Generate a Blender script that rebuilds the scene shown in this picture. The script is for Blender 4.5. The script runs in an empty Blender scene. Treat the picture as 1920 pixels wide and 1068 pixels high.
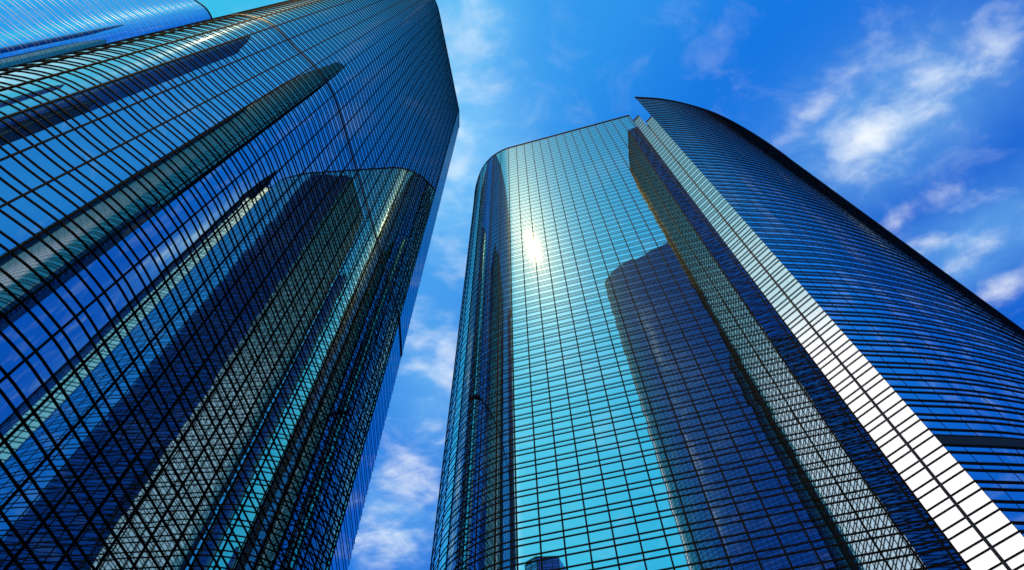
import bpy, bmesh, math, random
import numpy as np
from mathutils import Matrix

random.seed(4)
R = math.radians
scene = bpy.context.scene
COL = scene.collection

# ------------------------------------------------------------------ helpers
def link(name, verts, faces, mat, parent=None, smooth=None):
    me = bpy.data.meshes.new(name)
    me.from_pydata([tuple(v) for v in verts], [], [tuple(f) for f in faces])
    me.materials.append(mat)
    if smooth:
        me.polygons.foreach_set('use_smooth', [True] * len(me.polygons))
        try:
            me.set_sharp_from_angle(angle=R(smooth))
        except Exception:
            pass
    me.update()
    o = bpy.data.objects.new(name, me)
    COL.objects.link(o)
    if parent is not None:
        o.parent = parent
    return o

def thing(name, label, cat, group=None):
    o = bpy.data.objects.new(name, None)
    COL.objects.link(o)
    o['label'] = label
    o['category'] = cat
    if group:
        o['group'] = group
    return o

def run(a, b, n=4):
    """n points on the straight from a to b, both ends included"""
    return [(a[0] + (b[0] - a[0]) * k / (n - 1), a[1] + (b[1] - a[1]) * k / (n - 1)) for k in range(n)]

def catmull(pts, step):
    """smooth open curve through pts, resampled about every `step` metres"""
    P = [np.array(p, float) for p in pts]
    if len(P) == 2:
        n = max(1, int(round(np.linalg.norm(P[1] - P[0]) / (step * 4))))
        return [P[0] + (P[1] - P[0]) * k / n for k in range(n + 1)]
    E = [2 * P[0] - P[1]] + P + [2 * P[-1] - P[-2]]
    dense = []
    for i in range(1, len(E) - 2):
        p0, p1, p2, p3 = E[i - 1:i + 3]
        def tj(ti, a, b):
            return ti + max(np.linalg.norm(b - a), 1e-6) ** 0.5
        t0 = 0.0; t1 = tj(t0, p0, p1); t2 = tj(t1, p1, p2); t3 = tj(t2, p2, p3)
        for t in np.linspace(t1, t2, 24, endpoint=False):
            a1 = (t1 - t) / (t1 - t0) * p0 + (t - t0) / (t1 - t0) * p1
            a2 = (t2 - t) / (t2 - t1) * p1 + (t - t1) / (t2 - t1) * p2
            a3 = (t3 - t) / (t3 - t2) * p2 + (t - t2) / (t3 - t2) * p3
            b1 = (t2 - t) / (t2 - t0) * a1 + (t - t0) / (t2 - t0) * a2
            b2 = (t3 - t) / (t3 - t1) * a2 + (t - t1) / (t3 - t1) * a3
            dense.append((t2 - t) / (t2 - t1) * b1 + (t - t1) / (t2 - t1) * b2)
    dense.append(P[-1])
    D = np.array(dense)
    s = np.concatenate([[0], np.cumsum(np.linalg.norm(np.diff(D, axis=0), axis=1))])
    n = max(2, int(round(s[-1] / step)))
    tt = np.linspace(0, s[-1], n + 1)
    return [np.array([np.interp(t, s, D[:, 0]), np.interp(t, s, D[:, 1])]) for t in tt]

def normals(P):
    """outward is to the right of the direction of travel"""
    T = []
    for i in range(len(P)):
        a = P[max(i - 1, 0)]; b = P[min(i + 1, len(P) - 1)]
        d = (b - a) / np.linalg.norm(b - a)
        T.append(np.array([d[1], -d[0]]))
    return T

def wall(name, P, z0, z1, mat, parent, smooth=30, pane=(3.6, 3.4), start=0.0, phase=0.0):
    """glass sheet along P; its UV counts panes (u along the wall, v by storey)"""
    v, f = [], []
    for p in P:
        v.append((p[0], p[1], z0)); v.append((p[0], p[1], z1))
    for i in range(len(P) - 1):
        f.append((2 * i, 2 * i + 2, 2 * i + 3, 2 * i + 1))
    o = link(name, v, f, mat, parent, smooth)
    A = np.array(P); s = np.concatenate([[0], np.cumsum(np.linalg.norm(np.diff(A, axis=0), axis=1))])
    uv = o.data.uv_layers.new(name='panes')
    for l in o.data.loops:
        k = l.vertex_index
        uv.data[l.index].uv = ((s[k // 2] - start) / pane[0], ((z1 if k % 2 else z0) - phase) / pane[1])
    return o

def bars(P, N, zs, V, F, inset=0.02):
    """horizontal bars swept along P; zs = (z, thickness, depth)"""
    n = len(P)
    for z, t, d in zs:
        b = len(V)
        for p, q in zip(P, N):
            o = p + q * d
            i = p - q * inset
            V += [(i[0], i[1], z - t / 2), (o[0], o[1], z - t / 2), (o[0], o[1], z + t / 2), (i[0], i[1], z + t / 2)]
        for k in range(n - 1):
            a = b + 4 * k; c = a + 4
            F += [(a, c, c + 1, a + 1), (a + 1, c + 1, c + 2, a + 2), (a + 2, c + 2, c + 3, a + 3)]
        F.append((b, b + 1, b + 2, b + 3))
        e = b + 4 * (n - 1)
        F.append((e + 3, e + 2, e + 1, e))

def uprights(P, spacing, z0, z1, w, d, V, F, start=0.0, ends=True, inset=0.02):
    A = np.array(P)
    s = np.concatenate([[0], np.cumsum(np.linalg.norm(np.diff(A, axis=0), axis=1))])
    N = np.array(normals(P))
    pos = list(np.arange(start, s[-1], spacing))
    if ends:
        pos = [p for p in pos if w < p < s[-1] - w] + [w / 2, s[-1] - w / 2]
    for t in pos:
        c = np.array([np.interp(t, s, A[:, 0]), np.interp(t, s, A[:, 1])])
        q = np.array([np.interp(t, s, N[:, 0]), np.interp(t, s, N[:, 1])]); q /= np.linalg.norm(q)
        g = np.array([-q[1], q[0]])
        b = len(V)
        for e, o in ((-1, -inset), (-1, d), (1, d), (1, -inset)):
            p = c + g * e * w / 2 + q * o
            V += [(p[0], p[1], z0), (p[0], p[1], z1)]
        for k in range(3):
            a = b + 2 * k
            F.append((a, a + 1, a + 3, a + 2))
        F.append((b, b + 2, b + 4, b + 6))
        F.append((b + 1, b + 7, b + 5, b + 3))

def storeys(z0, z1, pitch, split, t, d, phase=0.0, skip=()):
    out = []
    k = math.ceil((z0 - phase) / pitch)
    while True:
        z = phase + k * pitch
        if z > z1 - 1.0:
            break
        for zz in (z, z + pitch * split):
            if z0 < zz < z1 - 1.0 and all(abs(zz - a) > b for a, b in skip):
                out.append((zz, t, d))
        k += 1
    return out

def ribbed(name, P, z0, z1, mat, rib_mat, parent, ribs, pitch, phase):
    """a panel wall whose storey joints stand proud of it: one continuous folded sheet"""
    N = normals(P)
    prof = [(z0, 0.0, 0)]
    for z, t, d in ribs:
        prof += [(z - t / 2, 0.0, 1), (z - t / 2, d, 1), (z + t / 2, d, 1), (z + t / 2, 0.0, 0)]
    prof.append((z1, 0.0, 0))
    n = len(prof)
    v = [(p[0] + q[0] * d, p[1] + q[1] * d, z) for p, q in zip(P, N) for z, d, _ in prof]
    f, mi = [], []
    for i in range(len(P) - 1):
        for k in range(n - 1):
            a = i * n + k
            f.append((a, a + n, a + n + 1, a + 1)); mi.append(prof[k][2])
    o = link(name, v, f, mat, parent, 30)
    o.data.materials.append(rib_mat)
    o.data.polygons.foreach_set('material_index', mi)
    uv = o.data.uv_layers.new(name='panes')
    for l in o.data.loops:
        uv.data[l.index].uv = ((l.vertex_index // n) * .01, (prof[l.vertex_index % n][0] - phase) / pitch)
    return o

def slab(name, outline, z, mat, parent):
    """flat roof deck closing an outline"""
    bm = bmesh.new()
    vs = [bm.verts.new((p[0], p[1], z)) for p in outline]
    bm.faces.new(vs)
    bmesh.ops.triangulate(bm, faces=bm.faces[:])
    me = bpy.data.meshes.new(name); bm.to_mesh(me); bm.free()
    me.materials.append(mat)
    o = bpy.data.objects.new(name, me); COL.objects.link(o); o.parent = parent
    return o

def coping(name, P, z, h, d, mat, parent):
    V, F = [], []
    bars(P, normals(P), [(z, h, d)], V, F, inset=0.5)
    return link(name, V, F, mat, parent)

def glazed(root, name, pts, z0, z1, M, pitch, split, t, d, spacing, mw, md, step=1.6, phase=0.0,
           bands=(), start=0.0, glass=None, banding=None, ends=True, cope=True):
    """one curtain wall of a tower: glass, its storey bands and mullions, its roof edge"""
    P = catmull(pts, step)
    N = normals(P)
    if not spacing:
        skip = [(b[0], b[1] / 2 + .25) for b in bands]
        g = ribbed(name, P, z0, z1, glass or M['glass'], banding or M['band'], root, storeys(z0, z1, pitch, split, t, d, phase, skip), pitch, phase)
        for b in bands:
            V, F = [], []
            bars(P, N, [b], V, F)
            link('service_band', V, F, M['service'], g)
        if cope:
            coping('roof_edge', P, z1, .9, .22, M['band'], g)
        return P
    g = wall(name, P, z0, z1, glass or M['glass'], root, pane=(spacing or 3.8, pitch), start=start, phase=phase)
    V, F = [], []
    bars(P, N, storeys(z0, z1, pitch, split, t, d, phase, [(b[0], b[1] / 2 + .25) for b in bands]), V, F)
    uprights(P, spacing, z0, z1 - .3, mw, md, V, F, start, ends)
    link('facade_mullion', V, F, banding or M['band'], g)
    for b in bands:
        V, F = [], []
        bars(P, N, [b], V, F)
        link('service_band', V, F, M['service'], g)
    if cope:
        coping('roof_edge', P, z1, .9, .22, M['band'], g)
    return P

# ------------------------------------------------------------------ materials
def new_mat(name):
    m = bpy.data.materials.new(name); m.use_nodes = True
    nt = m.node_tree
    return m, nt, nt.nodes['Principled BSDF']

def glass_mat(name, tint, haze=.0, tilt=.0028, matte=0.0):
    """coated reflective glazing: a sharp mirror with a faint, wider haze; each pane sits a hair out of true"""
    m, nt, p = new_mat(name)
    L = nt.links
    uv = nt.nodes.new('ShaderNodeUVMap'); uv.uv_map = 'panes'
    fl = nt.nodes.new('ShaderNodeVectorMath'); fl.operation = 'FLOOR'; L.new(uv.outputs[0], fl.inputs[0])
    wn = nt.nodes.new('ShaderNodeTexWhiteNoise'); wn.noise_dimensions = '3D'; L.new(fl.outputs[0], wn.inputs['Vector'])
    sb = nt.nodes.new('ShaderNodeVectorMath'); sb.operation = 'SUBTRACT'; sb.inputs[1].default_value = (.5, .5, .5); L.new(wn.outputs['Color'], sb.inputs[0])
    sc = nt.nodes.new('ShaderNodeVectorMath'); sc.operation = 'SCALE'; sc.inputs['Scale'].default_value = tilt; L.new(sb.outputs[0], sc.inputs[0])
    ge = nt.nodes.new('ShaderNodeNewGeometry')
    ad = nt.nodes.new('ShaderNodeVectorMath'); ad.operation = 'ADD'; L.new(ge.outputs['Normal'], ad.inputs[0]); L.new(sc.outputs[0], ad.inputs[1])
    no = nt.nodes.new('ShaderNodeVectorMath'); no.operation = 'NORMALIZE'; L.new(ad.outputs[0], no.inputs[0])
    def lobe(r):
        h = nt.nodes.new('ShaderNodeBsdfPrincipled')
        h.inputs['Base Color'].default_value = (*tint, 1); h.inputs['Metallic'].default_value = 1; h.inputs['Roughness'].default_value = r
        return h
    p.inputs['Base Color'].default_value = (*tint, 1)
    p.inputs['Metallic'].default_value = 1
    p.inputs['Roughness'].default_value = .015
    L.new(no.outputs[0], p.inputs['Normal'])
    top = p.outputs[0]
    def blend(a, b, f):
        x = nt.nodes.new('ShaderNodeMixShader'); x.inputs[0].default_value = f
        L.new(a, x.inputs[1]); L.new(b, x.inputs[2]); return x.outputs[0]
    if haze:
        top = blend(top, lobe(.19).outputs[0], haze * .13)
        top = blend(top, lobe(.29).outputs[0], haze)
    if matte:
        df = nt.nodes.new('ShaderNodeBsdfDiffuse'); df.inputs['Color'].default_value = (.78, .76, .76, 1)
        top = blend(top, df.outputs[0], matte)
    L.new(top, nt.nodes['Material Output'].inputs['Surface'])
    return m

def plain(name, col, rough=.5, metal=0.0, noise=0.0, scale=.4, spec=.5):
    m, nt, p = new_mat(name)
    p.inputs['Specular IOR Level'].default_value = spec
    p.inputs['Base Color'].default_value = (*col, 1)
    p.inputs['Roughness'].default_value = rough
    p.inputs['Metallic'].default_value = metal
    if noise:
        tc = nt.nodes.new('ShaderNodeTexCoord')
        n = nt.nodes.new('ShaderNodeTexNoise'); n.inputs['Scale'].default_value = scale; n.inputs['Detail'].default_value = 6
        r = nt.nodes.new('ShaderNodeMapRange')
        r.inputs['To Min'].default_value = 1 - noise; r.inputs['To Max'].default_value = 1 + noise
        x = nt.nodes.new('ShaderNodeMix'); x.data_type = 'RGBA'; x.blend_type = 'MULTIPLY'; x.inputs[0].default_value = 1
        x.inputs[6].default_value = (*col, 1)
        nt.links.new(tc.outputs['Object'], n.inputs['Vector'])
        nt.links.new(n.outputs[0], r.inputs[0]); nt.links.new(r.outputs[0], x.inputs[7])
        nt.links.new(x.outputs[2], p.inputs['Base Color'])
    return m

M = {
    'glass': glass_mat('reflective_blue_glass', (.60, .84, .85), .011),
    'glass_grey': glass_mat('reflective_grey_teal_glass', (.43, .62, .66), .008),
    'glass_violet': glass_mat('reflective_violet_glass', (.38, .37, .43)),
    'glass_b': glass_mat('reflective_azure_glass', (.55, .82, .92)),
    'band': plain('dark_anodised_metal', (.004, .005, .007), .7, spec=.02),
    'pale_band': plain('pale_anodised_metal', (.55, .62, .68), .4),
    'service': plain('dark_blue_louvre_metal', (.006, .022, .055), .6, spec=.05),
    'coping': plain('navy_coping_metal', (.010, .022, .040), .35),
    'panel': glass_mat('polished_silver_panel', (1.0, .94, .92), .03, .002, .34),
    'groove': plain('dark_joint_metal', (.03, .04, .07), .45, spec=.3),
    'roof': plain('roof_gravel', (.18, .18, .17), .9, noise=.2, scale=.8),
    'plaza': plain('granite_paving', (.26, .25, .24), .7, noise=.15, scale=.3),
}

Z0 = 1.7                       # camera height: tower heights below are measured above it
# ------------------------------------------------------------------ ground
link('plaza_ground', [(-900, -900, 0), (900, -900, 0), (900, 900, 0), (-900, 900, 0)], [(0, 1, 2, 3)], M['plaza'])['kind'] = 'structure'

# ------------------------------------------------------------------ right tower (cyan front, silver end strips, curved shell)
def right_tower():
    t = thing('glass_skyscraper', 'teal glass tower with a rounded corner, white end strips and a dark bowed wing', 'skyscraper', 'glass towers of the plaza')
    HC = 300 + Z0
    corner = np.array((56.46, 69.72))
    sd = np.array((math.sin(R(138)), math.cos(R(138)))); ud = np.array((math.sin(R(43.6)), math.cos(R(43.6))))
    L, rf = np.linalg.solve(np.array([sd, -ud]).T, -corner)
    front = [(8, 128), (-6, 127), (-14.5, 121), (-17.5, 113), (-17.3, 106.7), (-15.7, 99.9), (-12.9, 93.4), (-8.7, 88.4), (-4.0, 85.3)] + run((-.6, 83.93), (1.4, 83.43), 2) + run((4, 82.78), tuple(corner), 5)
    Pf = glazed(t, 'front_facade', front, 0, HC, M, 3.40, .36, .29, .05, 3.82, .27, .07, 1.4, phase=1.0, start=1.2)
    # silver end strips with a recessed joint between
    HD = rf / .2831 + Z0; ks = rf / 88.366
    s1 = [tuple(corner + sd * .05), tuple(corner + sd * L * .46)]
    s2 = [tuple(corner + sd * L * .525), tuple(corner + sd * L)]
    gi = np.array((-sd[1], sd[0])) * .9
    glazed(t, 'end_panel', s1, 0, 289 + Z0, M, 3.50, .39, .16, .13, 0, 0, 0, .5, phase=.4, glass=M['panel'])
    glazed(t, 'end_panel', s2, 0, 274 + Z0, M, 3.50, .39, .16, .13, 0, 0, 0, .5, phase=.4, glass=M['panel'])
    a, b = corner + sd * L * .46, corner + sd * L * .525
    wall('joint_channel', [a, a + gi, b + gi, b], 0, 272 + Z0, M['groove'], t, None)
    fin = corner + sd * L
    shell = [tuple(fin)] + [(x * ks, y * ks) for x, y in ((73.67, 65.18), (86.75, 68.0), (100.14, 72.39), (114.05, 79.18), (131.5, 89.7), (146, 100.5), (153, 110), (152, 121), (140, 130))]
    Ps = glazed(t, 'bowed_facade', shell, 0, HD, M, 3.50, .39, .42, .105, 3.85, .09, .03, 1.8, phase=.4,
                bands=[(71.0 + Z0, 1.7, .26)], start=3.0)
    # the back closes the body
    back = [Ps[-1], np.array((70, 150)), Pf[0]]
    w = wall('rear_facade', back, 0, HC - .6, M['glass'], t, None)
    V, F = [], []
    bars(back, normals(back), storeys(0, HC - 1, 3.4, .36, .17, .12, 1.0), V, F)
    link('facade_mullion', V, F, M['band'], w)
    # flank of the taller wing above the lower roof
    wall('wing_flank', [np.array(Ps[-1]), np.array((114, 116)), np.array(Ps[0])], 255, HD - .3, M['service'], t, None)
    out = [tuple(p) for p in Pf] + [tuple(p) for p in Ps] + [(70, 150)]
    slab('roof_deck', out, 270 + Z0, M['roof'], t)
    slab('wing_roof', [tuple(p) for p in Ps] + [(114, 116)], HD - .6, M['roof'], t)
    return t

# ------------------------------------------------------------------ left tower
def left_tower():
    t = thing('glass_skyscraper', 'huge blue tower with a dark square grid, mirroring the teal tower opposite', 'skyscraper', 'glass towers of the plaza')
    H = 385 + Z0
    face = [(-66, 15.6), (-57, 10.8), (-49, 12.2), (-43.8, 17.6), (-39.6, 22.6), (-37.6, 27.0)] + run((-36.9, 30.2), (-36.5, 32.6), 2) + run((-36.0, 36.0), (-29.1, 83.5), 6)
    P = glazed(t, 'broad_facade', face, 0, H, M, 3.25, .37, .17, .085, 3.5, .16, .11, 1.1, phase=.8,
               bands=[(141.9 + Z0, 1.15, .08)], start=2.6, glass=M['glass_grey'])
    side = [(-29.12, 83.7), (-29.7, 94.7)]
    glazed(t, 'side_panel', side, 0, 387 + Z0, M, 3.25, .37, .24, .03, 0, 0, 0, .5, phase=.8, bands=[(141.9 + Z0, 1.6, .14)])
    back = [np.array(p, float) for p in ((-29.7, 94.7), (-45, 112), (-88, 98), (-96, 55), (-82, 26), (-66, 15.6))]
    w = wall('rear_facade', back, 0, 360 + Z0, M['glass'], t, None)
    V, F = [], []
    bars(back, normals(back), storeys(0, 359, 3.25, .37, .19, .12, .8), V, F)
    link('facade_mullion', V, F, M['band'], w)
    wall('wing_flank', [np.array(P[-1]), np.array((-48, 70)), np.array(P[0])], 340, H - .3, M['service'], t, None)
    slab('roof_deck', [tuple(p) for p in P] + [tuple(p) for p in back[:-1]], 359 + Z0, M['roof'], t)
    slab('wing_roof', [tuple(p) for p in P] + [(-48, 70)], H - .6, M['roof'], t)
    return t

# ------------------------------------------------------------------ far tower at the upper left
def far_tower():
    t = thing('glass_skyscraper', 'smooth azure rounded tower with thin pale storey lines, partly hidden behind the dark gridded tower', 'skyscraper', 'glass towers of the plaza')
    H = 300 + Z0
    face = [(-215, -16), (-190, -16), (-170, -10), (-150, 1), (-138, 10.4), (-132.6, 16.4), (-128.8, 19.6), (-127, 24), (-127.5, 34), (-132, 44)]
    P = glazed(t, 'rounded_facade', face, 0, H, M, 5.2, .36, .14, .03, 0, 0, 0, 1.6, phase=.5, glass=M['glass_b'], banding=M['pale_band'])
    back = [P[-1], np.array((-160, 66)), np.array((-215, 60)), P[0]]
    wall('rear_facade', back, 0, H - .5, M['glass_b'], t, None)
    slab('roof_deck', [tuple(p) for p in P] + [(-160, 66), (-215, 60)], H - .6, M['roof'], t)
    return t

# ------------------------------------------------------------------ towers behind the viewer, seen in the mirrors
def behind_towers():
    t = thing('glass_skyscraper', 'tallest tower, behind the viewer, seen as the cross-hatched reflection beside the white strips', 'skyscraper', 'glass towers of the plaza')
    H = 540 + Z0
    face = run((64, -12), (53.4, -38.5), 5) + [(52.5, -41.0), (51.2, -50), (50.9, -66), (51.8, -82), (54.5, -96), (59, -105), (66, -109)]
    P = glazed(t, 'broad_facade', face, 0, H, M, 3.4, .36, .30, .11, 3.6, .26, .10, 1.8, phase=.6, start=2, glass=M['glass_violet'])
    back = [P[-1], np.array((100, -104)), np.array((112, -50)), np.array((96, -14)), P[0]]
    w = wall('rear_facade', back, 0, H - .5, M['glass_violet'], t, None)
    V, F = [], []
    bars(back, normals(back), storeys(0, H - 1, 3.4, .36, .2, .16, .6), V, F)
    link('facade_mullion', V, F, M['band'], w)
    slab('roof_deck', [tuple(p) for p in P] + [tuple(p) for p in back[1:-1]], H - .6, M['roof'], t)

    t = thing('glass_skyscraper', 'violet-blue round-cornered tower behind the viewer, seen reflected low in the teal facade', 'skyscraper', 'glass towers of the plaza')
    H = 660 + Z0
    face = run((60, -187.0), (2, -187.9), 5) + [(-3, -188.2), (-9, -189.2), (-16, -191.4), (-23, -194.5), (-27.5, -198.5), (-29.5, -204), (-30, -216)]
    P = glazed(t, 'broad_facade', face, 0, H, M, 3.4, .36, .30, .11, 3.6, .26, .10, 1.4, phase=.9, start=2, glass=M['glass_violet'])
    back = [P[-1], np.array((-8, -245)), np.array((60, -245)), P[0]]
    w = wall('rear_facade', back, 0, H - .5, M['glass_violet'], t, None)
    V, F = [], []
    bars(back, normals(back), storeys(0, H - 1, 3.4, .36, .2, .16, .9), V, F)
    link('facade_mullion', V, F, M['band'], w)
    slab('roof_deck', [tuple(p) for p in P] + [(-8, -245), (60, -245)], H - .6, M['roof'], t)

def low_tower():
    t = thing('glass_skyscraper', 'lowest tower, behind the viewer, its chamfered top reflected at the foot of the teal facade', 'skyscraper', 'glass towers of the plaza')
    H = 220 + Z0
    face = [(-69, -89.3), (-79, -84.4), (-86, -86.5), (-92, -95), (-92, -104)]
    P = [np.array(p, float) for p in face]
    for k in range(len(P) - 1):
        glazed(t, 'corner_facade', [face[k], face[k + 1]], 0, H - (3 if k == 2 else 0), M, 3.4, .36, .3, .11, 3.4, .26, .1, .7, phase=.3, glass=M['glass_violet'])
    back = [P[-1], np.array((-84, -113)), np.array((-70, -107)), P[0]]
    wall('rear_facade', back, 0, H - .5, M['glass_violet'], t, None)
    slab('roof_deck', face + [(-84, -113), (-70, -107)], H - .6, M['roof'], t)

right_tower(); low_tower(); left_tower(); far_tower(); behind_towers()

# ------------------------------------------------------------------ camera
f = 1200.0                                   # focal length in pixels of a 1920 wide frame
u = np.array([945 - 960, -(-95 - 534), -f]); u /= np.linalg.norm(u)      # world up in camera axes
fw = np.array([0, 0, -1.0]); fw -= fw.dot(u) * u; fw /= np.linalg.norm(fw)
rt = np.cross(fw, u)
cam = bpy.data.cameras.new('camera')
cam.sensor_width = 36; cam.lens = 36 * f / 1920
cam.clip_start = .1; cam.clip_end = 5000
co = bpy.data.objects.new('camera', cam); COL.objects.link(co)
co.matrix_world = Matrix.Translation((0, 0, Z0)) @ Matrix([list(rt), list(fw), list(u)]).to_4x4()
scene.camera = co

# ------------------------------------------------------------------ sun
SUN_AZ, SUN_EL = 203.2, 65.5
sl = bpy.data.lights.new('sun', 'SUN'); sl.energy = 3.5; sl.angle = R(.53); sl.color = (1, .70, .34)
so = bpy.data.objects.new('sun', sl); COL.objects.link(so)
so.rotation_euler = (R(90 - SUN_EL), 0, R(180 - SUN_AZ))
so.location = (0, 0, 700)

# ------------------------------------------------------------------ sky
W = bpy.data.worlds.new('World'); scene.world = W; W.use_nodes = True
nt = W.node_tree; nd = nt.nodes; nd.clear()
def node(t, **k):
    n = nd.new(t)
    for a, b in k.items(): setattr(n, a, b)
    return n
def put(sock, v):
    if isinstance(v, bpy.types.NodeSocket): nt.links.new(v, sock)
    else: sock.default_value = v
def math_(op, a, b=None, c=None, clamp=False):
    n = node('ShaderNodeMath', operation=op); n.use_clamp = clamp
    put(n.inputs[0], a)
    if b is not None: put(n.inputs[1], b)
    if c is not None: put(n.inputs[2], c)
    return n.outputs[0]
def vmath(op, a, b=None, out=0):
    n = node('ShaderNodeVectorMath', operation=op); put(n.inputs[0], a)
    if b is not None: put(n.inputs[1], b)
    return n.outputs[out]
def mix(fac, a, b, mode='MIX'):
    n = node('ShaderNodeMix', data_type='RGBA', blend_type=mode); put(n.inputs[0], fac); put(n.inputs[6], a); put(n.inputs[7], b)
    return n.outputs[2]
def smooth(v, a, b, lo=0.0, hi=1.0):
    n = node('ShaderNodeMapRange', interpolation_type='SMOOTHSTEP'); put(n.inputs[0], v)
    n.inputs[1].default_value = a; n.inputs[2].default_value = b; n.inputs[3].default_value = lo; n.inputs[4].default_value = hi
    return n.outputs[0]
tc = node('ShaderNodeTexCoord'); d = tc.outputs['Generated']
sky = node('ShaderNodeTexSky', sky_type='NISHITA', sun_disc=False, sun_elevation=R(SUN_EL), sun_rotation=R(SUN_AZ),
           air_density=1.0, dust_density=.6, ozone_density=3.0)
hs = node('ShaderNodeHueSaturation'); hs.inputs['Saturation'].default_value = 1.5
nt.links.new(sky.outputs[0], hs.inputs['Color'])
nish = mix(1.0, hs.outputs[0], (.35, 1.0, 1.6, 1), 'MULTIPLY')
ga, ge = R(240), R(37)
gdir = (math.sin(ga) * math.cos(ge), math.cos(ga) * math.cos(ge), math.sin(ge))
t = vmath('DOT_PRODUCT', d, gdir, 'Value')
rp = node('ShaderNodeValToRGB'); cr = rp.color_ramp; cr.interpolation = 'EASE'
stops = [(.05, (.06, 1.3, 7.0)), (.25, (.08, 2.0, 8.2)), (.50, (.35, 3.6, 9.2)), (.66, (.4, 4.8, 9.2)), (.80, (.5, 6.2, 8.8)), (.89, (1.0, 7.4, 9.4)), (.955, (6, 11, 12)), (.985, (19, 19.3, 19.6))]
while len(cr.elements) < len(stops): cr.elements.new(.5)
for e, (p, c) in zip(cr.elements, stops): e.position = p; e.color = (*c, 1)
nt.links.new(t, rp.inputs[0])
base = mix(.8, nish, rp.outputs[0])
# clouds lie on a level layer: coordinates are the point where the ray meets it
sp = node('ShaderNodeSeparateXYZ'); nt.links.new(d, sp.inputs[0])
z = math_('MAXIMUM', sp.outputs[2], .03)
cb = node('ShaderNodeCombineXYZ'); nt.links.new(math_('DIVIDE', sp.outputs[0], z), cb.inputs[0]); nt.links.new(math_('DIVIDE', sp.outputs[1], z), cb.inputs[1])
q = cb.outputs[0]
def noise(scale, detail, rough, rot=0, stretch=(1, 1, 1), dist=0.0, off=(0, 0, 0)):
    mp = node('ShaderNodeMapping'); mp.inputs['Rotation'].default_value = (0, 0, rot); mp.inputs['Scale'].default_value = stretch; mp.inputs['Location'].default_value = off
    nt.links.new(q, mp.inputs[0])
    n = node('ShaderNodeTexNoise'); n.inputs['Scale'].default_value = scale; n.inputs['Detail'].default_value = detail; n.inputs['Roughness'].default_value = rough; n.inputs['Distortion'].default_value = dist
    nt.links.new(mp.outputs[0], n.inputs['Vector'])
    return n.outputs[0]
wisp = noise(13.0, 7, .58, R(34), (.75, 1.0, 1), .5)
puff = noise(30.0, 5, .5, R(34), (.6, 1, 1), .2, (3, 1, 0))
banks = [(.565, .28, .08, .06, -35, 1.0), (.62, .22, .12, .09, -40, .58), (.69, .16, .14, .07, -45, .5), (.47, .24, .10, .03, -45, .50), (.52, .35, .09, .035, -32, .45), (.66, .41, .09, .03, -32, .45), (.72, .47, .08, .03, -32, .5), (.875, .55, .08, .035, -35, .78), (.80, .48, .07, .03, -35, .66), (.80, .38, .08, .025, -32, .35),
         (-.095, .30, .07, .10, 0, .58), (-.12, .69, .04, .07, 0, .80), (-.18, .62, .05, .09, 0, .66), (-.23, .98, .08, .10, 0, .80), (-.30, 1.15, .10, .10, 0, .62), (-.05, .15, .07, .12, 0, .5), (-.1, .46, .05, .06, 0, .45), (-.15, .85, .05, .06, 0, .4)]
hazes = [(-.08, .27, .10, .22, 0, .85), (-.05, .12, .07, .14, 0, .6), (-.15, .75, .10, .25, 0, .45), (-.27, 1.08, .14, .18, 0, .40), (.60, .25, .22, .12, -38, .5), (.80, .47, .22, .10, -35, .45), (.50, .22, .12, .06, -38, .16)]
def masks(spots):
    acc = None
    for x, y, a, b, rot, w in spots:
        mp = node('ShaderNodeMapping', vector_type='TEXTURE'); mp.inputs['Location'].default_value = (x, y, 0); mp.inputs['Rotation'].default_value = (0, 0, R(rot)); mp.inputs['Scale'].default_value = (a, b, 1)
        nt.links.new(q, mp.inputs[0])
        l = vmath('LENGTH', mp.outputs[0], out='Value')
        g = math_('MULTIPLY', math_('EXPONENT', math_('MULTIPLY', math_('MULTIPLY', l, l), -1.0)), w)
        acc = g if acc is None else math_('MAXIMUM', acc, g)
    return acc
acc = masks(banks)
tex = math_('ADD', math_('MULTIPLY', wisp, .6), math_('MULTIPLY', puff, .4))
dens = smooth(math_('ADD', tex, math_('MULTIPLY', acc, .40)), .54, 1.10)
faint = smooth(wisp, .48, .80, 0, .14)
veil = math_('MULTIPLY', masks(hazes), math_('ADD', math_('MULTIPLY', wisp, 1.1), .35))
cov = math_('MAXIMUM', dens, faint, clamp=True)
airy = mix(veil, base, (2.6, 6.6, 10.2, 1))
col = mix(cov, airy, (9.2, 9.8, 10.4, 1))
bg = node('ShaderNodeBackground'); bg.inputs['Strength'].default_value = .1
nt.links.new(col, bg.inputs['Color'])
wo = node('ShaderNodeOutputWorld'); nt.links.new(bg.outputs[0], wo.inputs['Surface'])

# ------------------------------------------------------------------ render
scene.view_settings.view_transform = 'Standard'
scene.view_settings.look = 'None'
scene.view_settings.exposure = 0
scene.view_settings.gamma = 1
scene.render.engine = 'CYCLES'
c = scene.cycles
c.max_bounces = 10; c.glossy_bounces = 8; c.diffuse_bounces = 2
c.caustics_reflective = False; c.caustics_refractive = False
c.sample_clamp_indirect = 3.0
c.use_denoising = False
